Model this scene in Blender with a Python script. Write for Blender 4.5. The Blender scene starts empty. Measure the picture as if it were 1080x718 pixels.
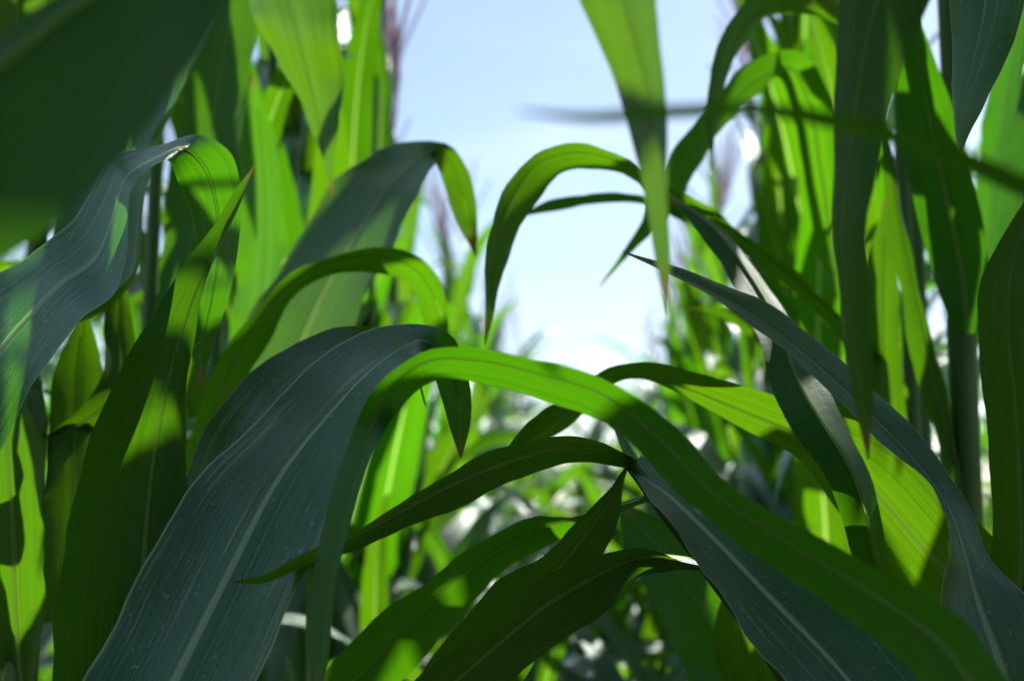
import bpy, math, random
import numpy as np
from mathutils import Vector

R = math.radians
rng = random.Random(11)
scene = bpy.context.scene
COL = scene.collection

# ------------------------------------------------------------------ camera frame
CAM_Z, PITCH, FPX = 1.3, R(7.6), 1500.0
FWD = np.array([0, math.cos(PITCH), math.sin(PITCH)])
UPV = np.array([0, -math.sin(PITCH), math.cos(PITCH)])
RGT = np.array([1.0, 0, 0])
CAM = np.array([0, 0, CAM_Z])
SUN_AZ, SUN_EL = R(33), R(50)          # azimuth from +Y towards +X


def at(px, py, d):
    return CAM + d * (FWD + RGT * (px - 540) / FPX + UPV * (359 - py) / FPX)


# ------------------------------------------------------------------ materials
def mat(name):
    m = bpy.data.materials.new(name)
    m.use_nodes = True
    nt = m.node_tree
    nt.nodes.clear()
    out = nt.nodes.new('ShaderNodeOutputMaterial')
    return m, nt, out


def N(nt, t, **kw):
    n = nt.nodes.new(t)
    for k, v in kw.items():
        setattr(n, k, v)
    return n


def math_node(nt, op, a, b=None, clamp=False):
    n = N(nt, 'ShaderNodeMath', operation=op, use_clamp=clamp)
    for i, v in enumerate((a, b)):
        if v is None:
            continue
        if isinstance(v, (int, float)):
            n.inputs[i].default_value = v
        else:
            nt.links.new(v, n.inputs[i])
    return n.outputs[0]


def smooth(nt, v, lo, hi):
    n = N(nt, 'ShaderNodeMapRange', interpolation_type='SMOOTHSTEP')
    nt.links.new(v, n.inputs['Value'])
    n.inputs['From Min'].default_value = lo
    n.inputs['From Max'].default_value = hi
    return n.outputs['Result']


def mixc(nt, f, a, b, blend='MIX'):
    n = N(nt, 'ShaderNodeMix', data_type='RGBA', blend_type=blend)
    for s, v in ((n.inputs[0], f), (n.inputs[6], a), (n.inputs[7], b)):
        if isinstance(v, (int, float)):
            s.default_value = v
        elif isinstance(v, tuple):
            s.default_value = (*v, 1)
        else:
            nt.links.new(v, s)
    return n.outputs[2]


def leaf_material(name, dark, light, trans, rib_w=0.03, rough=0.40, spec=0.5, tfac=0.42, under=(0.008, 0.030, 0.004)):
    m, nt, out = mat(name)
    L = nt.links.new
    uv = N(nt, 'ShaderNodeUVMap', uv_map='UVMap')
    sep = N(nt, 'ShaderNodeSeparateXYZ')
    L(uv.outputs[0], sep.inputs[0])
    U, V = sep.outputs[0], sep.outputs[1]
    uv2 = N(nt, 'ShaderNodeUVMap', uv_map='along')
    sep2 = N(nt, 'ShaderNodeSeparateXYZ')
    L(uv2.outputs[0], sep2.inputs[0])
    T = sep2.outputs[0]
    W = sep2.outputs[1]                                  # leaf phase, differs leaf by leaf
    info = N(nt, 'ShaderNodeObjectInfo')
    rnd = info.outputs['Random']

    def streak(su, sv, detail=3.0):
        c = N(nt, 'ShaderNodeCombineXYZ')
        L(math_node(nt, 'MULTIPLY', U, su), c.inputs[0])
        L(math_node(nt, 'MULTIPLY', V, sv), c.inputs[1])
        L(math_node(nt, 'MULTIPLY', W, 37.0), c.inputs[2])
        n = N(nt, 'ShaderNodeTexNoise')
        n.inputs['Scale'].default_value = 1.0
        n.inputs['Detail'].default_value = detail
        L(c.outputs[0], n.inputs['Vector'])
        return n.outputs['Fac']
    fine = streak(110, 3.5)
    mid = streak(26, 1.6)
    blot = streak(3.0, 7.0, 4.0)
    # lateral veins run parallel to the midrib
    vein = math_node(nt, 'SINE', math_node(nt, 'MULTIPLY', U, 2 * math.pi * 30))
    ax = math_node(nt, 'ABSOLUTE', math_node(nt, 'SUBTRACT', U, 0.5))
    taper = math_node(nt, 'MAXIMUM', math_node(nt, 'SUBTRACT', 1.6, math_node(nt, 'MULTIPLY', T, 1.5)), 0.2)
    rib_raw = math_node(nt, 'DIVIDE', ax, taper)
    rib = math_node(nt, 'SUBTRACT', 1.0, smooth(nt, rib_raw, rib_w * 0.55, rib_w * 1.1))
    margin = smooth(nt, ax, 0.484, 0.494)
    col = mixc(nt, smooth(nt, mid, 0.3, 0.7), dark, light)
    col = mixc(nt, math_node(nt, 'MULTIPLY', smooth(nt, fine, 0.45, 0.8), 0.45), col, tuple(c * 1.7 for c in light))
    col = mixc(nt, math_node(nt, 'MULTIPLY', smooth(nt, blot, 0.35, 0.75), 0.5), col, tuple(c * 0.7 for c in dark))
    col = mixc(nt, math_node(nt, 'MULTIPLY', margin, 0.8), col, (0.34, 0.38, 0.20))
    col = mixc(nt, math_node(nt, 'MULTIPLY', rib, 0.85), col, (0.36, 0.44, 0.32))
    # dry brown at the very tip and dusty flecks
    br = math_node(nt, 'ADD', T, math_node(nt, 'MULTIPLY', math_node(nt, 'SUBTRACT', mid, 0.5), 0.10))
    brown = smooth(nt, br, 0.965, 0.99)
    fl = N(nt, 'ShaderNodeTexNoise')
    fl.inputs['Scale'].default_value = 240
    fl.inputs['Detail'].default_value = 2
    tc = N(nt, 'ShaderNodeTexCoord')
    L(tc.outputs['Object'], fl.inputs['Vector'])
    flecks = smooth(nt, fl.outputs['Fac'], 0.66, 0.73)
    col = mixc(nt, math_node(nt, 'MULTIPLY', flecks, 0.45), col, (0.30, 0.32, 0.24))
    col = mixc(nt, brown, col, (0.26, 0.17, 0.07))
    les = streak(34, 11, 2.0)
    lesion = smooth(nt, math_node(nt, 'ADD', les, math_node(nt, 'MULTIPLY', blot, 0.25)), 0.74, 0.81)
    col = mixc(nt, math_node(nt, 'MULTIPLY', lesion, 0.6), col, (0.20, 0.19, 0.09))
    back = N(nt, 'ShaderNodeNewGeometry').outputs['Backfacing']   # the matte lower side of the blade
    ucol = mixc(nt, smooth(nt, mid, 0.3, 0.7), under, tuple(c * 1.6 for c in under))
    ucol = mixc(nt, math_node(nt, 'MULTIPLY', rib, 0.8), ucol, (0.08, 0.13, 0.04))
    ucol = mixc(nt, brown, ucol, (0.26, 0.17, 0.07))
    col = mixc(nt, back, col, ucol)
    hs = N(nt, 'ShaderNodeHueSaturation')
    L(col, hs.inputs['Color'])
    L(math_node(nt, 'ADD', 0.49, math_node(nt, 'MULTIPLY', rnd, 0.025)), hs.inputs['Hue'])
    L(math_node(nt, 'ADD', 0.8, math_node(nt, 'MULTIPLY', rnd, 0.4)), hs.inputs['Value'])
    # bump: veins + streaks + fine hairs
    h = math_node(nt, 'ADD', math_node(nt, 'MULTIPLY', vein, 0.10), math_node(nt, 'MULTIPLY', fine, 1.2))
    h = math_node(nt, 'ADD', h, math_node(nt, 'MULTIPLY', mid, 1.2))
    h = math_node(nt, 'ADD', h, math_node(nt, 'MULTIPLY', fl.outputs['Fac'], 0.7))
    bump = N(nt, 'ShaderNodeBump')
    bump.inputs['Strength'].default_value = 0.38
    bump.inputs['Distance'].default_value = 0.0012
    L(h, bump.inputs['Height'])
    p = N(nt, 'ShaderNodeBsdfPrincipled')
    p.inputs['Specular Tint'].default_value = (0.74, 0.98, 0.95, 1)      # bluish wax bloom
    L(hs.outputs[0], p.inputs['Base Color'])
    rg = math_node(nt, 'ADD', rough - 0.07, math_node(nt, 'MULTIPLY', mid, 0.16))
    L(math_node(nt, 'ADD', rg, math_node(nt, 'MULTIPLY', back, 0.14)), p.inputs['Roughness'])
    L(math_node(nt, 'SUBTRACT', spec, math_node(nt, 'MULTIPLY', back, spec * 0.72)), p.inputs['Specular IOR Level'])
    L(bump.outputs[0], p.inputs['Normal'])
    tr = N(nt, 'ShaderNodeBsdfTranslucent')
    tcol = mixc(nt, smooth(nt, mid, 0.3, 0.75), trans, tuple(c * 0.72 for c in trans))
    tcol = mixc(nt, math_node(nt, 'MULTIPLY', smooth(nt, math_node(nt, 'ADD', math_node(nt, 'MULTIPLY', vein, 0.2), fine), 0.4, 0.8), 0.45), tcol, (trans[0] * 1.35, trans[1] * 1.25, trans[2]))
    tcol = mixc(nt, math_node(nt, 'MULTIPLY', rib, 0.9), tcol, (0.38, 0.58, 0.10))
    tcol = mixc(nt, brown, tcol, (0.25, 0.13, 0.03))
    hs2 = N(nt, 'ShaderNodeHueSaturation')
    L(tcol, hs2.inputs['Color'])
    L(math_node(nt, 'ADD', 0.49, math_node(nt, 'MULTIPLY', rnd, 0.025)), hs2.inputs['Hue'])
    L(math_node(nt, 'ADD', 0.85, math_node(nt, 'MULTIPLY', rnd, 0.3)), hs2.inputs['Value'])
    L(hs2.outputs[0], tr.inputs['Color'])
    L(bump.outputs[0], tr.inputs['Normal'])
    mx = N(nt, 'ShaderNodeMixShader')
    L(math_node(nt, 'ADD', tfac, math_node(nt, 'MULTIPLY', rib, 0.22)), mx.inputs[0])
    L(p.outputs[0], mx.inputs[1])
    L(tr.outputs[0], mx.inputs[2])
    L(mx.outputs[0], out.inputs[0])
    return m


M_LEAF = leaf_material('maize_leaf', (0.006, 0.026, 0.013), (0.011, 0.042, 0.018), (0.122, 0.380, 0.003), rough=0.33, spec=0.85, tfac=0.30)
M_LEAF_BRIGHT = leaf_material('maize_leaf_bright', (0.009, 0.036, 0.009), (0.017, 0.056, 0.013), (0.138, 0.395, 0.004), rough=0.30, spec=0.85, tfac=0.38)  # brighter leaf colour; on the hanging leaf it stands in for sunlight


def simple_material(name, c1, c2, rough, scale, stretch=(1, 1, 1), trans=None, bump=0.3, dist=0.002):
    m, nt, out = mat(name)
    L = nt.links.new
    tc = N(nt, 'ShaderNodeTexCoord')
    mp = N(nt, 'ShaderNodeMapping')
    mp.inputs['Scale'].default_value = stretch
    L(tc.outputs['Object'], mp.inputs[0])
    n = N(nt, 'ShaderNodeTexNoise')
    n.inputs['Scale'].default_value = scale
    n.inputs['Detail'].default_value = 6
    L(mp.outputs[0], n.inputs['Vector'])
    col = mixc(nt, smooth(nt, n.outputs['Fac'], 0.3, 0.7), c1, c2)
    b = N(nt, 'ShaderNodeBump')
    b.inputs['Strength'].default_value = bump
    b.inputs['Distance'].default_value = dist
    L(n.outputs['Fac'], b.inputs['Height'])
    p = N(nt, 'ShaderNodeBsdfPrincipled')
    L(col, p.inputs['Base Color'])
    p.inputs['Roughness'].default_value = rough
    p.inputs['Specular IOR Level'].default_value = 0.25
    L(b.outputs[0], p.inputs['Normal'])
    if trans:
        t = N(nt, 'ShaderNodeBsdfTranslucent')
        t.inputs['Color'].default_value = (*trans, 1)
        mx = N(nt, 'ShaderNodeMixShader')
        mx.inputs[0].default_value = 0.7
        L(p.outputs[0], mx.inputs[1])
        L(t.outputs[0], mx.inputs[2])
        L(mx.outputs[0], out.inputs[0])
    else:
        L(p.outputs[0], out.inputs[0])
    return m


M_RIB = simple_material('maize_midrib', (0.17, 0.24, 0.11), (0.25, 0.32, 0.17), 0.45, 60, (1, 1, 1), (0.42, 0.58, 0.16))
M_STALK = simple_material('maize_stalk', (0.036, 0.105, 0.014), (0.075, 0.155, 0.03), 0.42, 70, (1, 1, 0.06))
M_SHEATH = simple_material('maize_sheath', (0.034, 0.10, 0.014), (0.085, 0.16, 0.035), 0.5, 120, (1, 1, 0.03), bump=0.6)
M_TASSEL = simple_material('maize_tassel', (0.30, 0.25, 0.31), (0.44, 0.38, 0.38), 0.7, 90, trans=(0.50, 0.42, 0.46))
M_SOIL = simple_material('soil', (0.05, 0.034, 0.022), (0.10, 0.072, 0.048), 0.95, 6, bump=1.0, dist=0.05)

# ------------------------------------------------------------------ mesh helpers


def link(name, me, material, parent=None):
    o = bpy.data.objects.new(name, me)
    me.materials.append(material)
    COL.objects.link(o)
    if parent is not None:
        o.parent = parent
    return o


def hermite(P, n):
    """Smooth curve through the rows of P (k x m), n samples, knots by chord length of the first three columns."""
    P = np.asarray(P, float)
    k = len(P)
    seg = np.linalg.norm(np.diff(P[:, :3], axis=0), axis=1) + 1e-5
    t = np.concatenate([[0], np.cumsum(seg)])
    m = np.zeros_like(P)
    for i in range(k):
        if i == 0:
            m[i] = (P[1] - P[0]) / seg[0]
        elif i == k - 1:
            m[i] = (P[-1] - P[-2]) / seg[-1]
        else:
            a, b = seg[i - 1], seg[i]
            m[i] = ((P[i] - P[i - 1]) / a * b + (P[i + 1] - P[i]) / b * a) / (a + b)
    s = np.linspace(0, t[-1], n)
    idx = np.clip(np.searchsorted(t, s, side='right') - 1, 0, k - 2)
    h = seg[idx]
    u = ((s - t[idx]) / h)[:, None]
    h = h[:, None]
    return (2 * u**3 - 3 * u**2 + 1) * P[idx] + (u**3 - 2 * u**2 + u) * h * m[idx] + \
        (-2 * u**3 + 3 * u**2) * P[idx + 1] + (u**3 - u**2) * h * m[idx + 1]


def blade(Lp, Rp, fold, mfrac, ruffle, seed, cols, cup=0.04, wl=0.13):
    """Grid of a leaf blade between two edge curves. Returns verts (rows x cols x 3), u, s, midrib line and normals."""
    n = len(Lp)
    Mid = Lp + (Rp - Lp) * mfrac
    tan = np.gradient(Mid, axis=0)
    across = Rp - Lp
    nr = np.cross(tan, across)
    ln = np.linalg.norm(nr, axis=1, keepdims=True)
    nr = nr / np.maximum(ln, 1e-9)
    for _ in range(6):                                   # calm the normals where the blade pinches
        nr[1:-1] = (nr[:-2] + 2 * nr[1:-1] + nr[2:]) / 4
        nr /= np.maximum(np.linalg.norm(nr, axis=1, keepdims=True), 1e-9)
    w = np.linalg.norm(across, axis=1)
    s = np.concatenate([[0], np.cumsum(np.linalg.norm(np.diff(Mid, axis=0), axis=1))])
    r = random.Random(seed)
    ph = [r.uniform(0, 6.28) for _ in range(6)]
    wl1, wl2 = wl * r.uniform(0.8, 1.3), wl * r.uniform(0.4, 0.55)
    tt = np.linspace(0, 1, cols)
    V = np.zeros((n, cols, 3))
    for j, t in enumerate(tt):
        f = t * 2 * mfrac if t < .5 else mfrac + (t - .5) * 2 * (1 - mfrac)
        a = abs(2 * t - 1)
        side = 0 if t < .5 else 1
        wave = np.sin(s / wl1 * 6.283 + ph[side]) + 0.55 * np.sin(s / wl2 * 6.283 + ph[2 + side]) \
            + 0.12 * np.sin(s / 0.021 * 6.283 + ph[4 + side])
        off = fold * (1 - a**1.4) + cup * math.sin(math.pi * a) + ruffle * a**2.2 * wave
        V[:, j] = Lp + across * f + nr * (w * off)[:, None]
    return V, tt, s, V[:, cols // 2], nr, w


def blade_mesh(name, V, tt, s, phase, flip=False):
    n, c, _ = V.shape
    k = n // 2
    nz = np.cross(np.gradient(V[:, c // 2], axis=0), V[:, -1] - V[:, 0])[:k, 2].sum()
    faces = [(i * c + j, i * c + j + 1, (i + 1) * c + j + 1, (i + 1) * c + j) for i in range(n - 1) for j in range(c - 1)]
    if (nz > 0) != flip:                                           # upper side of the blade is the front of its faces
        faces = [f[::-1] for f in faces]
    me = bpy.data.meshes.new(name)
    me.from_pydata(V.reshape(-1, 3).tolist(), [], faces)
    uv = me.uv_layers.new(name='UVMap')
    al = me.uv_layers.new(name='along')
    vi = np.zeros(len(me.loops), dtype=np.int32)
    me.loops.foreach_get('vertex_index', vi)
    row, colm = vi // c, vi % c
    a = np.stack([tt[colm], s[row]], 1).astype(np.float32)
    b = np.stack([s[row] / s[-1], np.full(len(row), phase)], 1).astype(np.float32)
    uv.data.foreach_set('uv', a.ravel())
    al.data.foreach_set('uv', b.ravel())
    me.polygons.foreach_set('use_smooth', np.ones(len(me.polygons), dtype=bool))
    return me


def tube(name, pts, radii, sides=8, flat=None):
    pts = np.asarray(pts, float)
    n = len(pts)
    tan = np.gradient(pts, axis=0)
    tan /= np.maximum(np.linalg.norm(tan, axis=1, keepdims=True), 1e-9)
    vs, fs = [], []
    for i in range(n):
        if flat is not None:
            b = flat[0][i]
            a = np.cross(tan[i], b)
        else:
            ref = np.array([1.0, 0, 0]) if abs(tan[i][0]) < 0.8 else np.array([0, 1.0, 0])
            a = np.cross(tan[i], ref)
            a /= np.linalg.norm(a)
            b = np.cross(tan[i], a)
        for k in range(sides):
            an = 2 * math.pi * k / sides
            vs.append(pts[i] + radii[i] * (a * math.cos(an) + b * math.sin(an) * (flat[1] if flat is not None else 1)))
    for i in range(n - 1):
        for k in range(sides):
            k2 = (k + 1) % sides
            fs.append((i * sides + k, i * sides + k2, (i + 1) * sides + k2, (i + 1) * sides + k))
    fs.append(tuple(range(sides))[::-1])
    fs.append(tuple((n - 1) * sides + k for k in range(sides)))
    if name is None:
        return vs, fs
    me = bpy.data.meshes.new(name)
    me.from_pydata([tuple(v) for v in vs], [], fs)
    me.polygons.foreach_set('use_smooth', np.ones(len(me.polygons), dtype=bool))
    return me


def stalk_mesh(pts, r0, r1, node=0.17):
    """Tapered cane with a swollen ring at every joint and sheaths that widen upward between joints."""
    P = hermite([list(p) for p in pts], 90)
    s = np.concatenate([[0], np.cumsum(np.linalg.norm(np.diff(P, axis=0), axis=1))])
    f = s / s[-1]
    rad = r0 + (r1 - r0) * f
    k = (s % node) / node
    rad = rad * (1 + 0.22 * np.exp(-((np.minimum(k, 1 - k)) / 0.05)**2) + 0.10 * k)
    return tube('stalk', P, rad, 12)


class Plant:
    def __init__(self, label, base, stalk_pts, r0=0.012, r1=0.006, group=None):
        self.e = bpy.data.objects.new('maize_plant', None)
        self.e.empty_display_size = 0.1
        COL.objects.link(self.e)
        self.e.location = base
        self.e['label'] = label
        self.e['category'] = 'maize plant'
        if group:
            self.e['group'] = group
        self.base = np.array(base, float)
        self.axis = hermite([list(p) for p in stalk_pts], 60)
        link('stalk', stalk_mesh(np.array(stalk_pts) - self.base, r0, r1), M_STALK, self.e)

    def sheath(self, z1, length, r0, r1):
        i1 = int(np.argmin(np.abs(self.axis[:, 2] - z1)))
        i0 = int(np.argmin(np.abs(self.axis[:, 2] - (z1 - length))))
        P = hermite([list(p) for p in self.axis[i0:i1 + 1]], 30) - self.base
        f = np.linspace(0, 1, 30)
        link('sheath', tube('sheath', P, (r0 + (r1 - r0) * f**2) * np.sqrt(np.clip((1.0 - f) / 0.22, 0.004, 1)) + 0.0022 * np.exp(-((f - .02) / .03)**2), 14), M_SHEATH, self.e)

    def leaf(self, st, tilt=0.0, fold=0.10, ruffle=0.042, m=0.5, material=None, rows=90, seed=None, cup=0.035, label=None, rib=True, attach=True, ribw=0.0026, flip=False):
        """st: stations (Lx, Ly, Rx, Ry, depth[, tilt]) from the stalk to the tip; each edge point becomes a point in the
        world at its own distance, tilt pushing the first edge away and the second nearer (metres)."""
        seed = rng.randint(0, 10**6) if seed is None else seed
        rows_ = []
        for k, q in enumerate(st):
            lx, ly, rx, ry, d = q[:5]
            t = q[5] if len(q) > 5 else tilt
            t *= 0 if k == len(st) - 1 else (0.55 if k == len(st) - 2 else 1)
            Lq, Rq = at(lx, ly, d + t), at(rx, ry, d - t)
            rows_.append(np.concatenate([(Lq + Rq) / 2, (Rq - Lq) / 2]))
        if attach:
            M0 = rows_[0][:3]
            hd = np.linalg.norm(self.axis[:, :2] - M0[:2], axis=1)
            z = M0[2] - 0.45 * hd.min()
            i = int(np.argmin(np.abs(self.axis[:, 2] - z)))
            A = self.axis[i]
            if np.linalg.norm(A - M0) > 0.05:
                half = rows_[0][3:]
                half = half / max(np.linalg.norm(half), 1e-6) * 0.014
                rows_.insert(0, np.concatenate([A, half]))
        C = hermite(rows_, rows)
        Lp, Rp = C[:, :3] - C[:, 3:], C[:, :3] + C[:, 3:]
        V, tt, s, mid, nr, w = blade(Lp - self.base, Rp - self.base, fold, m, ruffle, seed, 17, cup)
        lo = link('leaf', blade_mesh('leaf', V, tt, s, (seed % 97) / 97, flip), material or M_LEAF, self.e)
        if label:
            lo['label'] = label
        if rib:
            e = int(rows * 0.93)
            f = np.linspace(0, 1, rows)[:e]
            rad = np.minimum(ribw * (1 - f)**0.8 + 0.0003, w[:e] * 0.05 + 0.0002)
            k = rows // 2
            nz = np.cross(np.gradient(V[:, 8], axis=0), V[:, -1] - V[:, 0])[:k, 2].sum()
            low = -nr[:e] if nz > 0 else nr[:e]
            if flip:
                low = -low
            tan = np.gradient(mid, axis=0)[:e]
            tan /= np.maximum(np.linalg.norm(tan, axis=1, keepdims=True), 1e-9)
            acr = np.cross(tan, low)
            vv, ff = [], []
            for i in range(e):
                for q in range(6):
                    an = math.pi * q / 5
                    vv.append(tuple(mid[i] + rad[i] * (acr[i] * math.cos(an) + low[i] * (0.7 * math.sin(an) + 0.12))))
            for i in range(e - 1):
                for q in range(5):
                    ff.append((i * 6 + q, i * 6 + q + 1, i * 6 + q + 7, i * 6 + q + 6))
            me = bpy.data.meshes.new('midrib')
            me.from_pydata(vv, [], ff)
            me.polygons.foreach_set('use_smooth', np.ones(len(me.polygons), dtype=bool))
            link('midrib', me, M_RIB, lo)
        return lo


# ------------------------------------------------------------------ plants built from scratch (rows further back)
def free_leaf(base, az, length, width, e0, bend, pw, twist, seed, rows=26, cols=9, curl=0.0):
    ds = length / (rows - 1)
    p = np.array(base, float)
    mids, Ls, Rs = [], [], []
    r = random.Random(seed)
    sway = r.uniform(-0.5, 0.5)
    for i in range(rows):
        f = i / (rows - 1)
        e = e0 - bend * f**pw
        a = az + sway * f * f
        hd = np.array([math.cos(a), math.sin(a), 0])
        d = hd * math.cos(e) + np.array([0, 0, 1]) * math.sin(e)
        side = np.array([-math.sin(a), math.cos(a), 0])
        up = np.cross(d, side)
        ro = twist * f
        sv = side * math.cos(ro) + up * math.sin(ro)
        w = width * (min(1, 0.42 + f * 2.6)) * max(0.0, 1 - f**2.6)**0.9
        w = max(w, 0.0016)
        mids.append(p.copy())
        Ls.append(p - sv * w / 2)
        Rs.append(p + sv * w / 2)
        p = p + d * ds
    V, tt, s, mid, nr, w = blade(np.array(Ls), np.array(Rs), r.uniform(-0.16, -0.08), 0.5, r.uniform(0.03, 0.07), seed, cols, 0.03, 0.16)
    return V, tt, s


def tassel_mesh(base, seed, h=0.30):
    r = random.Random(seed)
    vs, fs = [], []

    def add(pts, rad):
        v, f = tube(None, pts, rad, 5)
        o = len(vs)
        vs.extend(v)
        fs.extend(tuple(i + o for i in q) for q in f)
    base = np.array(base, float)
    n = 26
    spike = [base + np.array([0.01 * math.sin(i * .2), 0, h * i / (n - 1)]) for i in range(n)]
    add(spike, [0.003 if i < 7 else (0.0045 + 0.002 * (i % 2)) * (1 - 0.6 * i / n) for i in range(n)])
    for k in range(r.randint(4, 6)):
        az = r.uniform(0, 6.28)
        z0 = r.uniform(0.06, 0.15)
        ln = r.uniform(0.18, 0.28)
        e0 = r.uniform(1.0, 1.42)
        p = base + np.array([0, 0, z0])
        pts, rad = [], []
        for i in range(18):
            f = i / 17
            e = e0 - f * f * r.uniform(0.0, 0.25)
            p = p + np.array([math.cos(az) * math.cos(e), math.sin(az) * math.cos(e), math.sin(e)]) * ln / 17
            pts.append(p.copy())
            rad.append((0.0034 + 0.0022 * (i % 2)) * (1 - 0.5 * f) if i > 1 else 0.0015)
        add(pts, rad)
    me = bpy.data.meshes.new('tassel')
    me.from_pydata([tuple(v) for v in vs], [], fs)
    me.polygons.foreach_set('use_smooth', np.ones(len(me.polygons), dtype=bool))
    return me


def plant_spec(seed, height, n_leaves=12, tassel=True, low=0.35):
    r = random.Random(seed)
    az0 = r.uniform(0, math.pi)
    specs = []
    for i in range(n_leaves):
        f = i / (n_leaves - 1)
        z = low + (height - low - 0.12) * f
        az = az0 + (i % 2) * math.pi + r.uniform(-0.5, 0.5)
        ln = (0.78 - 0.30 * abs(f - 0.45) * 1.6) * r.uniform(0.85, 1.12)
        wd = (0.092 - 0.045 * f * f) * r.uniform(0.85, 1.1)
        e0 = r.uniform(0.95, 1.25) + 0.15 * f
        bend = r.uniform(1.5, 2.6) - 0.7 * f
        specs.append((z, az, ln, wd, e0, bend, r.uniform(1.1, 1.7), r.uniform(-1.1, 1.1), r.randint(0, 10**6)))
    return specs


def proto_parts(seed, height, tassel, top=9.0, th=0.30):
    """A plant with a stalk, separate leaves and a tassel, standing at the origin."""
    e = bpy.data.objects.new('maize_plant', None)
    e.empty_display_size = 0.1
    COL.objects.link(e)
    r = random.Random(seed)
    lean = [(0, 0, 0), (r.uniform(-.02, .02), r.uniform(-.02, .02), height * .5), (r.uniform(-.04, .04), r.uniform(-.04, .04), height)]
    link('stalk', stalk_mesh(np.array(lean), 0.0125, 0.005), M_STALK, e)
    ax = hermite([list(p) for p in lean], 60)
    for (z, az, ln, wd, e0, bend, pw, tw, sd) in plant_spec(seed, height):
        if z > top:
            continue
        b = ax[int(np.argmin(np.abs(ax[:, 2] - z)))]
        V, tt, s = free_leaf(b, az, ln, wd, e0, bend, pw, tw, sd)
        link('leaf', blade_mesh('leaf', V, tt, s, (sd % 97) / 97), M_LEAF_BRIGHT if sd % 3 else M_LEAF, e)
    if tassel:
        link('tassel', tassel_mesh(ax[-1], seed + 5, th), M_TASSEL, e)
    return e


def joined_mesh(seed, height, tassel=True):
    """The same plant as one mesh, for the ones too far off and too blurred to show parts."""
    vs, fs, uvs, als, mi = [], [], [], [], []

    def add(me, k):
        o = len(vs)
        vs.extend(v.co.copy() for v in me.vertices)
        for p in me.polygons:
            fs.append(tuple(i + o for i in p.vertices))
            mi.append(k)
        if me.uv_layers:
            uvs.extend(d.uv.copy() for d in me.uv_layers['UVMap'].data)
            als.extend(d.uv.copy() for d in me.uv_layers['along'].data)
        else:
            uvs.extend([Vector((0.2, 0))] * len(me.loops))
            als.extend([Vector((0.5, 0))] * len(me.loops))
        bpy.data.meshes.remove(me)
    add(stalk_mesh(np.array([(0, 0, 0), (0.02, 0, height * .5), (0, 0.02, height)]), 0.0125, 0.005), 1)
    for (z, az, ln, wd, e0, bend, pw, tw, sd) in plant_spec(seed, height, 11):
        V, tt, s = free_leaf((0, 0, z), az, ln, wd, e0, bend, pw, tw, sd, 14, 5)
        add(blade_mesh('leaf', V, tt, s, (sd % 97) / 97), 0)
    if tassel:
        add(tassel_mesh((0, 0.02, height), seed + 5), 2)
    me = bpy.data.meshes.new('maize_plant')
    me.from_pydata([tuple(v) for v in vs], [], fs)
    a, b = me.uv_layers.new(name='UVMap'), me.uv_layers.new(name='along')
    a.data.foreach_set('uv', np.array([tuple(u) for u in uvs], dtype=np.float32).ravel())
    b.data.foreach_set('uv', np.array([tuple(u) for u in als], dtype=np.float32).ravel())
    me.materials.append(M_LEAF_BRIGHT)
    me.materials.append(M_STALK)
    me.materials.append(M_TASSEL)
    me.polygons.foreach_set('material_index', np.array(mi, dtype=np.int32))
    me.polygons.foreach_set('use_smooth', np.ones(len(me.polygons), dtype=bool))
    return me


def copy_plant(src):
    c = src.copy()
    COL.objects.link(c)
    for ch in src.children:
        d = ch.copy()
        COL.objects.link(d)
        d.parent = c
    return c


# ------------------------------------------------------------------ ground
def build_ground():
    n = 60
    me = bpy.data.meshes.new('ground')
    vs, fs = [], []
    xs = [math.copysign(abs(t)**3 * 400, t) for t in np.linspace(-1, 1, n)]
    for y in xs:
        for x in xs:
            vs.append((x, y, 0.02 * math.sin(x * 8.4) * (abs(x) < 6)))
    for i in range(n - 1):
        for j in range(n - 1):
            fs.append((i * n + j, i * n + j + 1, (i + 1) * n + j + 1, (i + 1) * n + j))
    me.from_pydata(vs, [], fs)
    o = link('ground', me, M_SOIL)
    o['kind'] = 'structure'
    o['label'] = 'dry brown soil of the maize field'


build_ground()

# ------------------------------------------------------------------ foreground plants (leaf edges in photo pixels + metres)
def upright(x, y, h, dx=0.0, dy=0.0):
    return [(x, y, 0), (x + dx * .4, y + dy * .4, h * .5), (x + dx, y + dy, h)]


# left, beside the camera: the crested leaf
A = Plant('maize plant at the left edge whose sharp leaf folds over a frosty white crest', (-.44, .86, 0), upright(-.44, .86, 1.95), .012, .007)
A.leaf([(-70, 330, -20, 500, .92), (0, 285, 42, 398, .91), (40, 262, 85, 334, .90), (75, 236, 118, 311, .90), (100, 197, 133, 262, .90),
        (125, 163, 141, 203, .90, .038), (163, 153, 160, 178, .905, .036), (206, 142, 178, 170, .915, .014), (240, 158, 187, 190, .93, -.01), (254, 202, 199, 220, .945, -.01),
        (253, 252, 207, 262, .955, -.01), (242, 310, 204, 320, .965, -.005), (226, 360, 201, 365, .975, 0), (211, 410, 209, 410, .98, 0)], tilt=.036, fold=.02, ruffle=.014, cup=.02, rows=160)

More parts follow.
